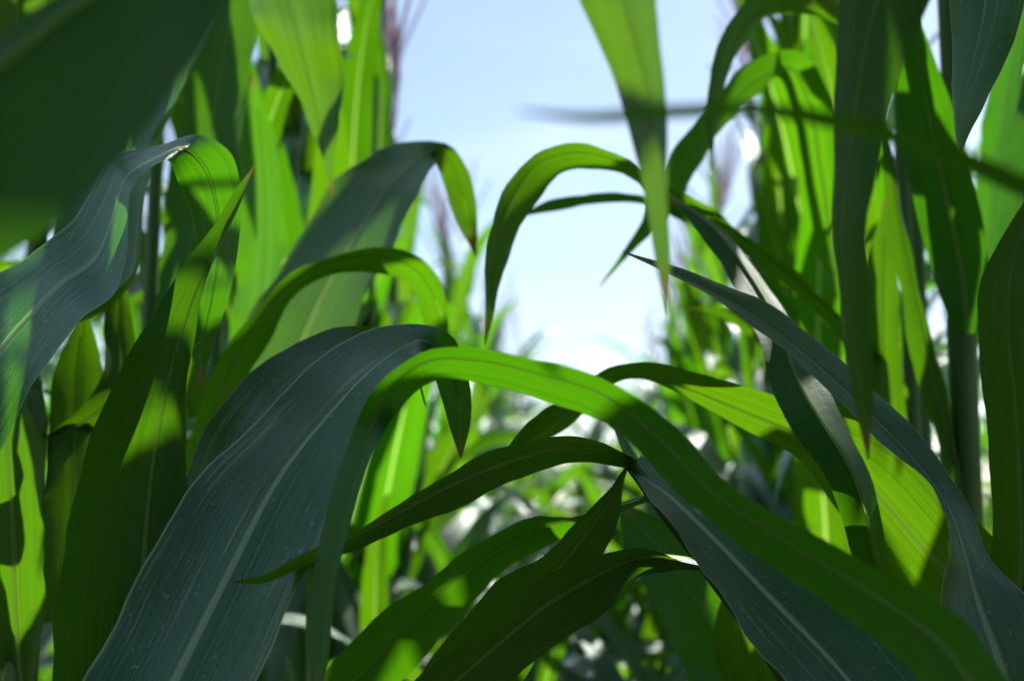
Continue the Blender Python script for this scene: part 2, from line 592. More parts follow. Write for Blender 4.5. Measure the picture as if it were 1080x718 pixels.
# short plant whose tip lies below the frame
B = Plant('short maize plant at lower left with the big sharp dark arching leaf', (-.245, .80, 0), upright(-.245, .80, 1.06, -.01, .0), .013, .010)
B.leaf([(30, 900, 165, 900, .74), (88, 718, 268, 718, .76), (150, 600, 325, 600, .785), (225, 485, 366, 500, .81, .028), (298, 415, 397, 440, .83, .034),
        (352, 368, 428, 396, .845, .044), (398, 348, 442, 374, .855, .042), (440, 341, 452, 374, .87, .018), (474, 352, 458, 394, .885, -.01), (494, 398, 466, 420, .90, -.01),
        (497, 440, 474, 450, .91, -.005), (487, 483, 485, 483, .92, 0)], tilt=.022, fold=.05, ruffle=.018, ribw=.0042)
B.leaf([(55, 850, 190, 850, .84), (57, 718, 190, 718, .86), (63, 600, 195, 600, .865), (80, 510, 197, 500, .87), (110, 430, 198, 425, .87),
        (150, 350, 206, 345, .87), (190, 283, 217, 290, .87), (224, 238, 234, 247, .87), (248, 202, 254, 208, .87), (270, 172, 270.4, 172.3, .87)], tilt=.01, fold=.24, ruffle=.035, m=.55, flip=True)
B.leaf([(110, 690, 190, 720, .86), (195, 500, 275, 540, .90), (232, 430, 305, 470, .91), (265, 392, 335, 425, .92), (305, 362, 372, 395, .93),
        (350, 347, 400, 375, .94), (393, 345, 425, 368, .96, -.01), (430, 365, 440, 392, .98, -.01), (446, 420, 450, 430, 1.0, 0)], tilt=.03, fold=.06, ruffle=.02)

# near left, blurred
F = Plant('blurred near maize plant at top left whose wide dark leaf fills the corner', (-.44, .42, 0), upright(-.44, .42, 2.1), .012, .007)
F.leaf([(-700, 460, -660, 640, .42), (-350, 180, -300, 480, .42), (-120, 95, -110, 330, .42), (-15, 55, 60, 235, .42), (60, 0, 135, 165, .42), (140, -40, 195, 70, .42),
        (215, -90, 250, -20, .425), (290, -150, 295, -140, .43)], tilt=.02, fold=-.10, ruffle=.02, ribw=.0052, m=.24, flip=True)
F.leaf([(-500, 100, -520, 160, .5), (-250, -100, -240, -20, .55), (-60, -130, -30, -50, .6), (20, -60, 60, -20, .63), (60, 20, 75, 40, .65)], tilt=.02)

# left row, stalk in view
Lp_ = at(35, 560, 1.12)
PL = Plant('maize plant with its pale jointed stalk standing in view at the left edge', (Lp_[0], Lp_[1], 0), upright(Lp_[0], Lp_[1], 2.05, -.02, .03), .0115, .006)
PL.leaf([(5, 725, 34, 722, 1.10), (-18, 650, 44, 650, 1.09), (-30, 560, 48, 560, 1.08), (-36, 480, 42, 470, 1.08), (-25, 415, 22, 410, 1.09), (5, 370, 8, 369, 1.09)], tilt=.015, fold=.08, material=M_LEAF_BRIGHT)
PL.leaf([(42, 655, 70, 660, 1.14), (44, 560, 110, 560, 1.16), (50, 460, 110, 450, 1.17), (62, 380, 104, 370, 1.18), (85, 330, 92, 328, 1.18)], tilt=-.02, fold=.06)
PL.leaf([(40, 470, 60, 470, 1.16), (105, 400, 140, 430, 1.17), (112, 330, 142, 350, 1.18), (122, 285, 132, 290, 1.18)], tilt=-.02, fold=.05)
PL.leaf([(110, 300, 128, 305, 1.15), (128, 190, 152, 190, 1.15), (160, 95, 185, 100, 1.15), (195, 30, 215, 35, 1.15), (235, -30, 245, -30, 1.15), (300, -100, 302, -98, 1.16)], tilt=.03, fold=.12)
PL.leaf([(20, 240, 40, 240, 1.12), (-30, 120, 40, 120, 1.10), (-30, 20, 50, 40, 1.08), (-20, -80, 40, -80, 1.06), (10, -160, 14, -160, 1.05)], tilt=.02, fold=.1, material=M_LEAF_BRIGHT)
PL.leaf([(60, 330, 90, 330, 1.2), (60, 240, 125, 240, 1.22), (70, 150, 140, 160, 1.24), (100, 60, 150, 70, 1.25), (150, -20, 155, -18, 1.26)], tilt=.015, fold=.1)

# left row, second plant
Mp = at(140, 560, 1.45)
PM = Plant('maize plant in the left row with the grey green leaf bowing against the sky', (Mp[0], Mp[1], 0), upright(Mp[0], Mp[1], 2.1, .01, .02), .0115, .006)
PM.leaf([(170, 590, 240, 640, 1.40), (212, 450, 330, 485, 1.36), (283, 300, 385, 318, 1.34), (335, 220, 423, 238, 1.33), (375, 172, 450, 192, 1.33),
         (418, 150, 466, 166, 1.34), (466, 150, 460, 172, 1.35, -.01), (490, 172, 464, 182, 1.37, -.015), (502, 212, 478, 225, 1.38, -.01), (503, 270, 501, 270, 1.39, 0)], tilt=.058, fold=.06, ruffle=.02)
PM.leaf([(165, 560, 200, 570, 1.30), (198, 462, 234, 475, 1.26), (248, 352, 282, 360, 1.24), (288, 307, 312, 312, 1.23), (330, 277, 345, 292, 1.22), (392, 261, 395, 286, 1.22),
         (442, 272, 432, 304, 1.23), (468, 305, 448, 340, 1.24), (474, 345, 460, 365, 1.25), (472, 378, 471, 378, 1.25)], tilt=-.02, fold=.08, material=M_LEAF_BRIGHT)
PM.leaf([(180, -120, 240, -180, 1.42), (250, -90, 335, -120, 1.38), (262, 0, 354, -10, 1.36), (276, 32, 359, 35, 1.35), (300, 80, 361, 90, 1.35),
         (325, 125, 357, 140, 1.35), (340, 165, 353, 175, 1.35), (350, 208, 351, 208, 1.35)], tilt=.018, fold=.08, material=M_LEAF_BRIGHT)
PM.leaf([(160, 380, 190, 380, 1.42), (170, 250, 228, 250, 1.42), (190, 120, 252, 120, 1.42), (208, 0, 275, 0, 1.42), (230, -90, 270, -90, 1.42), (260, -150, 262, -150, 1.42)], tilt=.02, fold=.1)
PM.leaf([(235, 420, 265, 430, 1.5), (245, 330, 290, 330, 1.5), (250, 240, 300, 240, 1.5), (255, 150, 290, 150, 1.5), (265, 80, 268, 80, 1.5)], tilt=.02, fold=.1, material=M_LEAF_BRIGHT)

# leaning plant in the middle
Ctop = at(662, 484, .90)
Cb = np.array([.30, .92, 0])
C = Plant('leaning maize plant in the middle whose leaves fan out from one point', tuple(Cb), [tuple(Cb), (.29, .92, .7), tuple(at(835, 725, .90)), tuple(at(740, 590, .90)), tuple(Ctop)], .010, .0045)
C.leaf([(672, 482, 668, 492, .895), (640, 466, 640, 489, .885), (600, 460, 600, 490, .87), (530, 474, 532, 512, .84), (470, 499, 476, 536, .81), (402, 542, 408, 566, .78),
        (350, 572, 351, 591, .76), (310, 592, 309, 604, .75), (275, 607, 275, 614, .745), (246, 612, 246, 614, .74)], tilt=-.018, fold=-.08, ruffle=.03, attach=False, label='leaf with a thin brown curling tip')
C.leaf([(668, 490, 663, 498, .90), (640, 517, 648, 555, .90), (612, 545, 640, 574, .90), (575, 580, 617, 617, .91), (520, 622, 577, 672, .92), (455, 690, 530, 745, .93), (390, 780, 430, 810, .95), (330, 850, 332, 852, .97)], tilt=-.02, fold=-.1, attach=False)
C.leaf([(752, 598, 748, 606, .885), (720, 590, 717, 599, .875), (680, 582, 672, 607, .865), (620, 590, 640, 640, .85), (565, 612, 600, 676, .835), (510, 664, 550, 708, .82),
        (440, 718, 498, 762, .80), (370, 790, 410, 820, .79), (320, 850, 322, 850, .79)], tilt=-.02, fold=-.12, attach=False)
C.leaf([(690, 520, 686, 532, .91), (620, 540, 620, 556, .96), (560, 549, 566, 580, 1.0), (500, 574, 512, 622, 1.03), (430, 626, 452, 684, 1.05), (358, 690, 390, 750, 1.07), (290, 780, 292, 782, 1.1)], tilt=-.02, fold=-.1, attach=False)
C.leaf([(664, 486, 672, 488, .90), (630, 440, 640, 440, .93), (596, 424, 606, 434, .95), (560, 440, 572, 455, .97), (530, 480, 534, 484, .99)], tilt=-.02, fold=-.1, attach=False)

C.leaf([(674, 484, 666, 494, .90), (722, 498, 690, 530, .87), (775, 528, 726, 584, .84), (848, 588, 776, 650, .81), (930, 660, 835, 722, .79), (1010, 760, 900, 800, .77), (1060, 880, 1040, 890, .76)],
       tilt=.024, fold=.09, attach=False, rib=True)

# near right plants, stalks outside the frame
D = Plant('near maize plant at lower right whose bright leaf arches across the middle', (.43, .56, 0), upright(.43, .56, 2.1), .012, .007)
D.leaf([(1290, 890, 1180, 1000, .53, -.014), (1064, 718, 1000, 762, .58, -.018), (1030, 664, 956, 704, .60, -.018), (930, 602, 868, 634, .63, -.018), (842, 556, 786, 576, .65, -.018), (764, 506, 714, 520, .67, -.015),
        (705, 442, 668, 470, .685, -.008), (640, 402, 628, 441, .695, -.02), (560, 379, 572, 421, .705, -.02), (490, 367, 520, 406, .71, -.02), (440, 373, 466, 400, .715, -.02), (400, 402, 432, 420, .72, -.015),
        (364, 478, 394, 478, .715), (338, 560, 368, 563, .71), (324, 640, 351, 645, .70), (326, 718, 343, 718, .69), (335, 770, 337, 770, .69)], tilt=.022, fold=-.08, ruffle=.015, rows=120)
D.leaf([(1350, -200, 1350, -120, .58), (1000, -400, 1000, -300, .57), (760, -320, 800, -250, .56), (640, -150, 720, -140, .56), (606, -10, 692, -10, .56), (627, 40, 695, 42, .56), (652, 92, 699, 100, .56),
        (670, 152, 704, 160, .56), (682, 220, 707, 225, .56), (692, 280, 708, 282, .56), (704, 333, 705, 333, .56)], tilt=.02, fold=-.08, ruffle=.02, material=M_LEAF_BRIGHT)  # bright leaf colour makes up for weak sun here
D.leaf([(1300, -120, 1300, -40, .63), (1130, -260, 1170, -150, .63), (975, -170, 1070, -130, .63), (895, -60, 1005, -45, .63), (883, 20, 972, 20, .63), (880, 100, 942, 110, .63), (880, 180, 923, 190, .63),
        (878, 240, 913, 240, .63), (884, 310, 917, 315, .63), (893, 390, 922, 395, .63), (915, 485, 917, 485, .63)], tilt=.015, fold=.08, ruffle=.02, flip=True)

E = Plant('maize plant at the right with one narrow blurred leaf level across the sky', (.42, .40, 0), upright(.42, .40, 1.9), .012, .007)
E.leaf([(1600, 480, 1600, 520, .41), (1400, 350, 1400, 395, .41), (1200, 245, 1200, 280, .41), (1080, 185, 1080, 210, .41), (980, 146, 980, 166, .405), (900, 122, 900, 140, .40), (800, 107, 800, 123, .39),
        (700, 112, 700, 126, .375), (620, 119, 620, 130, .36), (545, 116, 545, 118, .35)], tilt=-.014, fold=-.06, ruffle=.01)

G = Plant('maize plant at the right edge whose long ribbon leaf sweeps up to a point', (.395, .90, 0), upright(.395, .90, 2.05), .012, .007)
G.leaf([(1150, 730, 1020, 800, .84), (1112, 665, 1000, 700, .85), (1075, 622, 995, 625, .86), (1046, 586, 1000, 572, .865), (1022, 535, 985, 518, .87), (988, 483, 955, 487, .875), (925, 412, 899, 438, .88),
        (862, 360, 838, 379, .885), (808, 320, 789, 338, .89), (740, 290, 722, 298, .895), (657, 265, 657, 266, .90)], tilt=.014, fold=-.10, ruffle=.03)
G.leaf([(1120, 640, 1050, 730, .98), (1012, 530, 950, 625, 1.0), (932, 455, 884, 540, 1.01), (862, 432, 838, 482, 1.02), (790, 409, 770, 444, 1.03), (730, 393, 714, 414, 1.035), (682, 380, 670, 399, 1.04),
        (645, 386, 650, 402, 1.045), (608, 412, 622, 428, 1.05), (574, 440, 590, 456, 1.06), (538, 478, 540, 479, 1.06)], tilt=-.02, fold=.08, ruffle=.02, material=M_LEAF_BRIGHT)
G.leaf([(1180, -120, 1190, -60, .86), (1090, -160, 1140, -110, .86), (1010, -70, 1095, -60, .86), (1003, 20, 1078, 20, .86), (1003, 70, 1055, 75, .86), (1004, 115, 1034, 115, .86), (1007, 142, 1021, 142, .86), (1012, 168, 1013, 168, .86)], tilt=.015, fold=.08)
G.leaf([(1065, 760, 1110, 760, .92), (1046, 560, 1105, 560, .92), (1040, 430, 1098, 430, .92), (1030, 345, 1092, 340, .92), (1036, 290, 1092, 282, .92), (1062, 243, 1094, 240, .92), (1088, 200, 1090, 200, .92)], tilt=.015, fold=.1)

Rp_ = at(1017, 420, 1.33)
PR = Plant('maize plant at right with its dark stalk in view below fanning leaves', (Rp_[0], Rp_[1], 0), upright(Rp_[0], Rp_[1], 2.0, 0, -.0), .0125, .009)
PR.leaf([(1004, 352, 1034, 352, 1.300), (985, 290, 1042, 300, 1.300), (960, 200, 1032, 212, 1.290), (945, 115, 1008, 125, 1.280), (950, 55, 985, 60, 1.270), (962, 5, 964, 5, 1.270)], tilt=.012, fold=.14, attach=False)
PR.leaf([(985, 705, 1002, 695, 1.12), (905, 602, 936, 590, .97), (868, 500, 914, 490, .935), (845, 466, 893, 450, .945), (818, 420, 867, 400, .975), (798, 352, 840, 350, 1.02), (774, 302, 810, 303, 1.07),
         (738, 247, 767, 247, 1.13), (704, 205, 706, 205, 1.19)], tilt=-.012, fold=-.2, ruffle=.02, m=.4)
PR.leaf([(990, 640, 1010, 640, 1.370), (905, 560, 958, 560, 1.390), (902, 470, 956, 470, 1.400), (905, 380, 952, 380, 1.410), (910, 300, 946, 300, 1.410), (925, 240, 938, 240, 1.410), (934, 205, 935, 205, 1.410)], tilt=.02, fold=.1, material=M_LEAF_BRIGHT)
PR.leaf([(1005, 560, 1022, 560, 1.320), (985, 460, 1006, 460, 1.320), (960, 370, 986, 366, 1.320), (945, 290, 966, 290, 1.320), (938, 240, 953, 240, 1.320), (930, 170, 945, 175, 1.320), (925, 110, 927, 110, 1.320)], tilt=.02, fold=.12)
PR.leaf([(1030, 360, 1045, 360, 1.340), (1050, 250, 1085, 255, 1.370), (1065, 150, 1105, 155, 1.390), (1085, 60, 1115, 65, 1.410), (1110, -20, 1112, -20, 1.420)], tilt=.01, fold=.12)

zc = at(1017, 352, 1.33)[2]
PR.sheath(zc + .07, .29, .0125, .0150)
PR.sheath(zc - .2, .2, .0132, .0160)
PL.sheath(at(30, 655, 1.12)[2] + .04, .24, .0125, .0155)
PL.sheath(at(30, 655, 1.12)[2] + .18, .17, .0118, .0145)
Sp = at(965, 420, 1.5)
PS = Plant('maize plant in the right row with slim leaves looping out against the bright sky', (Sp[0], Sp[1], 0), upright(Sp[0], Sp[1], 2.1, 0, .02), .0115, .006)
PS.leaf([(950, 402, 960, 432, 1.46), (862, 308, 866, 336, 1.38), (772, 236, 772, 258, 1.30), (722, 204, 716, 222, 1.24), (682, 182, 676, 195, 1.20), (650, 164, 642, 182, 1.18), (605, 152, 600, 180, 1.16), (565, 159, 578, 192, 1.15),
         (536, 192, 556, 228, 1.14), (518, 245, 537, 275, 1.13), (512, 300, 524, 316, 1.13), (511, 364, 512, 364, 1.13)], tilt=-.022, fold=-.10, material=M_LEAF_BRIGHT)
PS.leaf([(900, 400, 905, 415, 1.5), (810, 295, 812, 310, 1.45), (730, 222, 732, 238, 1.40), (672, 204, 672, 213, 1.38), (622, 203, 627, 215, 1.37), (580, 212, 590, 221, 1.36), (546, 229, 547, 229, 1.36)], tilt=-.02, fold=.08)
PS.leaf([(950, 80, 950, 120, 1.600), (900, 4, 900, 34, 1.450), (850, -14, 852, 16, 1.380), (800, -8, 810, 20, 1.350), (768, 20, 786, 42, 1.330), (752, 70, 767, 76, 1.320), (746, 118, 757, 118, 1.310), (750, 180, 751, 180, 1.310)], tilt=-.022, fold=.1, material=M_LEAF_BRIGHT)
PS.leaf([(905, 300, 880, 310, 1.660), (884, 160, 850, 200, 1.580), (872, 92, 835, 112, 1.520), (842, 53, 820, 82, 1.480), (800, 62, 808, 92, 1.460), (760, 95, 772, 122, 1.440), (714, 155, 735, 182, 1.420), (684, 214, 705, 226, 1.410), (666, 250, 677, 256, 1.400), (631, 303, 632, 303, 1.400)], tilt=-.02, fold=.1, material=M_LEAF_BRIGHT)
PS.leaf([(930, 900, 960, 880, 1.35), (745, 735, 842, 712, 1.24), (692, 645, 782, 622, 1.21), (664, 585, 722, 562, 1.20), (648, 525, 650, 525, 1.2)], tilt=-.02, fold=.08)
PS.leaf([(900, 900, 930, 900, 1.3), (765, 725, 832, 725, 1.12), (752, 672, 803, 672, 1.1), (758, 640, 786, 640, 1.09), (770, 612, 771, 612, 1.09)], tilt=.01, fold=.1, material=M_LEAF_BRIGHT)

# ------------------------------------------------------------------ added leaves that cast shade from outside the frame
# Invented leaves on these plants, chosen so their shadows land on listed spots.
from mathutils.bvhtree import BVHTree
SD = np.array([math.cos(SUN_EL) * math.sin(SUN_AZ), math.cos(SUN_EL) * math.cos(SUN_AZ), math.sin(SUN_EL)])
SHADE = [(690, 512, .87), (698, 525, .87), (712, 545, .865), (690, 512, .87), (712, 545, .865), (700, 535, .87), (690, 512, .87), (705, 535, .865), (680, 500, .88), (90, 600, .87), (140, 540, .87), (110, 570, .87), (90, 600, .87), (140, 540, .87), (80, 660, .86), (140, 600, .87), (150, 680, .77), (200, 600, .78), (260, 500, .81), (330, 430, .83), (400, 380, .85), (120, 700, .77), (300, 560, .79), (250, 640, .78),
         (0, 400, .91), (40, 340, .9), (80, 280, .9), (110, 230, .9), (20, 430, .91), (100, 550, .865), (130, 480, .87), (90, 650, .86), (150, 420, .87),
         (50, 150, .42), (100, 100, .42), (20, 200, .42), (150, 60, .42), (1000, 160, .405), (900, 130, .40), (800, 115, .39), (700, 119, .375), (1070, 195, .41), (620, 122, .36),
         (920, 50, .63), (910, 150, .63), (895, 220, .63), (900, 320, .63), (1040, 30, .86), (1030, 80, .86), (1065, 350, .92), (1070, 450, .92), (1070, 550, .92),
         (900, 420, .88), (850, 360, .885), (950, 460, .875), (1020, 600, .86), (1060, 680, .85), (760, 305, .89), (800, 580, .63), (850, 650, .62), (950, 680, .60), (1000, 700, .59),
         (760, 530, .66), (350, 520, .71), (345, 600, .70), (335, 680, .70), (600, 590, .91), (640, 530, .90), (540, 640, .92), (640, 600, .86), (580, 660, .84), (500, 710, .82),
         (600, 475, .87), (420, 545, .78), (985, 220, 1.12), (1000, 280, 1.12), (975, 150, 1.12), (840, 430, .96), (900, 520, .94), (300, 300, 1.34), (360, 220, 1.33), (410, 180, 1.33),
         (235, 450, 1.25), (705, 475, .68), (735, 495, .665), (415, 412, .72), (385, 445, .72), (400, 680, 1.06), (480, 600, 1.03), (540, 572, 1.0), (430, 650, 1.05), (215, 80, 1.42), (230, 150, 1.42), (205, 220, 1.42), (150, 150, 1.15), (180, 80, 1.15), (270, 350, 1.4), (50, 260, .9), (95, 255, .9), (120, 290, .9), (0, 330, .91), (15, 320, .91), (30, 300, .905), (5, 420, .91), (35, 350, .9), (110, 190, .9), (125, 200, .9), (115, 220, .9), (105, 260, .9), (90, 300, .9), (100, 290, .9), (190, 320, .87), (170, 360, .87), (200, 300, .87), (215, 270, .87), (185, 400, .87), (140, 450, .87), (175, 420, .87), (80, 690, .86), (90, 600, .87), (130, 600, .87), (150, 560, .87), (75, 640, .87), (120, 680, .86), (160, 500, .87), (180, 460, .87), (70, 590, .87), (150, 640, .86), (60, 690, .86), (120, 510, .87), (300, 250, 1.33), (340, 260, 1.33), (30, 620, 1.1), (110, 620, .865), (140, 540, .87), (100, 500, .87), (160, 380, .87), (900, 650, .61), (870, 600, .63), (930, 640, .60), (1020, 710, .58), (820, 700, .60), (780, 620, .64), (960, 640, .60), (900, 700, .59), (1017, 400, 1.16), (1017, 480, 1.16), (20, 345, .905), (60, 318, .9), (10, 372, .91), (1060, 262, .92), (1075, 300, .92), (1050, 350, .92), (820, 570, .645), (835, 592, .635), (800, 545, .655), (1050, 250, 1.13), (960, 300, 1.15), (985, 430, 1.15), (675, 100, .56), (690, 150, .56), (520, 300, 1.13)]
LIT = [(225, 180, .935), (235, 205, .94), (225, 230, .95), (248, 225, .945), (235, 300, .96), (225, 180, .935), (225, 230, .95), (235, 300, .96), (805, 315, 1.05), (790, 290, 1.08), (870, 420, .965), (890, 455, .95), (850, 385, .99), (480, 385, .71), (540, 390, .705), (600, 400, .70), (650, 420, .69), (190, 152, .905), (165, 163, .905), (145, 180, .90), (225, 180, .935), (235, 205, .94), (240, 240, .95), (225, 230, .95), (248, 225, .945), (235, 300, .96), (222, 350, .97), (860, 8, 1.38), (880, 18, 1.44), (835, 158, 1.55), (850, 95, 1.52), (215, 200, .94), (245, 180, .935), (230, 260, .955), (220, 330, .965), (640, 40, .56), (655, 85, .56),
       (688, 220, .56), (694, 260, .56), (600, 165, 1.17), (560, 175, 1.15), (640, 172, 1.18), (950, 520, 1.005), (930, 560, 1.005), (830, 450, 1.02), (760, 420, 1.03), (970, 560, 1.0),
       (805, 315, 1.05), (790, 290, 1.08), (760, 260, 1.11), (870, 420, .965), (850, 385, .99), (890, 455, .95), (478, 510, .81), (600, 625, .85), (310, 60, 1.35), (340, 130, 1.35), (400, 270, 1.22), (460, 300, 1.24), (485, 190, 1.37), (850, 120, 1.32)]


DULL = [(850, 640, .61), (900, 620, .61), (950, 680, .60), (800, 580, .64), (760, 580, .83), (820, 670, .81), (1020, 690, .59), (880, 660, .61), (720, 540, .87), (860, 700, .80), (980, 650, .60), (770, 540, .66)]


GLOW = [(800, 560, .65), (860, 590, .64), (920, 625, .62), (980, 670, .60), (1030, 700, .58)]


def outside_frame(P):
    q = P - CAM
    d = q @ FWD
    px = 540 + FPX * (q @ RGT) / np.maximum(d, 1e-3)
    py = 359 - FPX * (q @ UPV) / np.maximum(d, 1e-3)
    mar = 14 + 30 * np.abs(1 - 0.86 / np.maximum(d, .05)) * .6
    return not np.any((d > .03) & (px > -mar) & (px < 1080 + mar) & (py > -mar) & (py < 718 + mar))


def shade_leaves(plants, n_keep, n_try=520):
    r = random.Random(5)
    sv = Vector(SD)
    dg = bpy.context.evaluated_depsgraph_get()
    dg.update()

    def spots(lst):
        res = []
        for p in lst:
            P = Vector(at(*p))
            d = P - Vector(CAM)
            h = scene.ray_cast(dg, Vector(CAM), d.normalized())
            if h[0] and abs((h[1] - Vector(CAM)).length - d.length) < .1:
                P = h[1]
            if not scene.ray_cast(dg, P + sv * .006, sv)[0]:
                res.append((P, sv))
        return res

    def gloss(lst):                                      # where a leaf would mirror the bright sky beside the sun
        res = []
        for p in lst:
            d = (Vector(at(*p)) - Vector(CAM)).normalized()
            h = scene.ray_cast(dg, Vector(CAM), d)
            if h[0]:
                nrm = h[2] if h[2].dot(d) < 0 else -h[2]
                q = d - 2 * d.dot(nrm) * nrm
                if not scene.ray_cast(dg, h[1] + q * .006, q)[0]:
                    res.append((h[1], q))
        return res
    def beyond(lst, dirs):                               # sky that would glow through a shaded leaf from its far side
        res = []
        for p in lst:
            d = (Vector(at(*p)) - Vector(CAM)).normalized()
            h = scene.ray_cast(dg, Vector(CAM), d)
            for q in dirs:
                q = Vector(q).normalized()
                if h[0] and not scene.ray_cast(dg, h[1] + q * .006, q)[0]:
                    res.append((h[1], q))
        return res
    sh, li = spots(SHADE) + gloss(DULL) + beyond(GLOW, ((.25, .75, .6), (-.2, .6, .8), (.5, .3, .8), (0, .9, .4), (.1, .1, 1))), spots(LIT)
    cands = []
    for i in range(n_try):
        pl = plants[i % len(plants)]
        z = r.uniform(1.3, 2.5)
        b = pl.axis[int(np.argmin(np.abs(pl.axis[:, 2] - z)))]
        az = r.uniform(0, 6.283)
        V, tt, s = free_leaf(b - pl.base, az, r.uniform(.4, .85), r.uniform(.06, .10), r.uniform(.8, 1.35), r.uniform(1.0, 2.4), r.uniform(1.1, 1.7), r.uniform(-1.4, 1.4), i * 7 + 3, 36, 11)
        W = V.reshape(-1, 3) + pl.base
        if not outside_frame(W):
            continue
        if np.min(np.linalg.norm(W - CAM, axis=1)) < .12:
            continue
        n, c, _ = V.shape
        F = [(a * c + k, a * c + k + 1, (a + 1) * c + k + 1, (a + 1) * c + k) for a in range(n - 1) for k in range(c - 1)]
        bv = BVHTree.FromPolygons([tuple(v) for v in W], F)
        hs = frozenset(j for j, (p, q) in enumerate(sh) if bv.ray_cast(p + q * .006, q, 5)[0] is not None)
        hl = frozenset(j for j, (p, q) in enumerate(li) if bv.ray_cast(p + q * .006, q, 5)[0] is not None)
        cands.append((pl, V, tt, s, hs, hl, i))
    done, hurt = set(), set()
    for _ in range(n_keep):
        best = max(cands, key=lambda q: len(q[4] - done) - 2.8 * len(q[5] - hurt), default=None)
        if best is None or len(best[4] - done) - 2.8 * len(best[5] - hurt) <= 0:
            break
        cands = [q for q in cands if q is not best]
        pl, V, tt, s, hs, hl, i = best
        done |= hs
        hurt |= hl
        link('leaf', blade_mesh('leaf', V, tt, s, (i % 97) / 97), M_LEAF, pl.e)  # unseen leaf added for the shadow it casts
    full = {}
    for pl, V, tt, s, hs, hl, i in cands:                # unseen fill leaves added to cut skylight, clear of the sunlit spots
        if not (hl - hurt) and pl not in (A, F) and full.get(pl.base[0] + pl.base[1], 0) < (12 if pl in (D, E) else 5):
            full[pl.base[0] + pl.base[1]] = full.get(pl.base[0] + pl.base[1], 0) + 1
            link('leaf', blade_mesh('leaf', V, tt, s, (i % 97) / 97), M_LEAF, pl.e)
    print('CANOPY shaded', len(done), 'of', len(sh), 'lit spots lost', len(hurt), 'of', len(li))


PT = Plant('tall maize plant added for shade close behind the dark stalk at right', (.64, 1.42, 0), upright(.64, 1.42, 2.3), .012, .006)  # extra plant put in to carry shading leaves
PV = Plant('tall maize plant further along the right row, its top above the picture', (.47, 1.62, 0), upright(.47, 1.62, 2.4), .012, .006)
PW = Plant('tall maize plant added for shade in the left row behind the bowing grey green leaf', (-.33, 1.9, 0), upright(-.33, 1.9, 2.55), .012, .006)  # added so its high leaves shade the left row
PV.leaf([(1012, 350, 1036, 348, 1.60), (1020, 280, 1052, 290, 1.60), (1030, 185, 1062, 195, 1.59), (1043, 90, 1078, 95, 1.58), (1060, 0, 1092, 0, 1.57), (1080, -80, 1082, -80, 1.56)], tilt=.02, fold=.14)
PU = Plant('tall maize plant added for shade at far right, outside the frame', (1.0, .95, 0), upright(1.0, .95, 2.3), .012, .006)  # out of view, added only to bear shading leaves

# ------------------------------------------------------------------ the rows behind
protos = [proto_parts(101 + 7 * i, 2.0 + 0.06 * (i % 4), True) for i in range(7)]
low_protos = [proto_parts(501 + 7 * i, 1.45, False) for i in range(4)]
end_meshes = [joined_mesh(401 + 5 * i, 2.0, False) for i in range(3)]
tassel_protos = [proto_parts(611 + 7 * i, 2.08, True, 1.5, .40) for i in range(3)]
far_meshes = [joined_mesh(301 + 5 * i, 2.02 + 0.05 * i) for i in range(5)]
used = set()
GAP = [(425, 0), (750, 0), (690, 200), (690, 385), (525, 385), (505, 250), (430, 120)]


def in_gap(px, py):
    c = False
    j = len(GAP) - 1
    for i in range(len(GAP)):
        (xi, yi), (xj, yj) = GAP[i], GAP[j]
        if (yi > py) != (yj > py) and px < (xj - xi) * (py - yi) / (yj - yi) + xi:
            c = not c
        j = i
    return c


LAST = [0]


def best_turn(meshes, x, y, sc_, tries=30):
    """Of several turns about the stalk, the one whose leaves hang least into the open gap between the rows."""
    best = None
    P0 = np.array([tuple(v.co) for me in meshes for v in list(me.vertices)[::5]]) * sc_
    for _ in range(tries):
        a = rng.uniform(0, 6.283)
        ca, sa = math.cos(a), math.sin(a)
        q = np.stack([P0[:, 0] * ca - P0[:, 1] * sa + x, P0[:, 0] * sa + P0[:, 1] * ca + y, P0[:, 2]], 1) - CAM
        d = q @ FWD
        ok = d > .2
        px = 540 + FPX * (q @ RGT)[ok] / d[ok]
        py = 359 - FPX * (q @ UPV)[ok] / d[ok]
        n = sum(in_gap(u, v) for u, v in zip(px, py) if 425 < u < 750 and 0 < v < 385)
        if best is None or n < best[0]:
            best = (n, a)
        if n == 0:
            break
    LAST[0] = best[0]
    return best[1]



def row_x(side, k, y):
    return side * (0.42 + 0.72 * k) + 0.05 * y


def place_near(x, y, label, group, scale=1.0, rz=None, pool=None):
    pool = pool or protos
    src = rng.choice(pool)
    if src.name not in used:
        o = src
        used.add(src.name)
    else:
        o = copy_plant(src)
    o.location = (x, y, 0)
    o.rotation_euler = (0, 0, best_turn([ch.data for ch in o.children], x, y, scale) if rz is None else rz)
    for _ in range(6):                                   # a plant that hangs into the gap stands a little deeper in its row
        if LAST[0] <= 2 or pool is low_protos or 'tassel' in label:
            break
        x += math.copysign(.05, x - .05 * y)
        o.location = (x, y, 0)
        o.rotation_euler = (0, 0, best_turn([ch.data for ch in o.children], x, y, scale))
    while LAST[0] > 2 and pool is low_protos and scale > .6:
        scale *= .94
        o.rotation_euler = (0, 0, best_turn([ch.data for ch in o.children], x, y, scale))
    o.scale = (scale, scale, scale)
    o['label'] = label
    o['category'] = 'maize plant'
    o['group'] = group
    return o


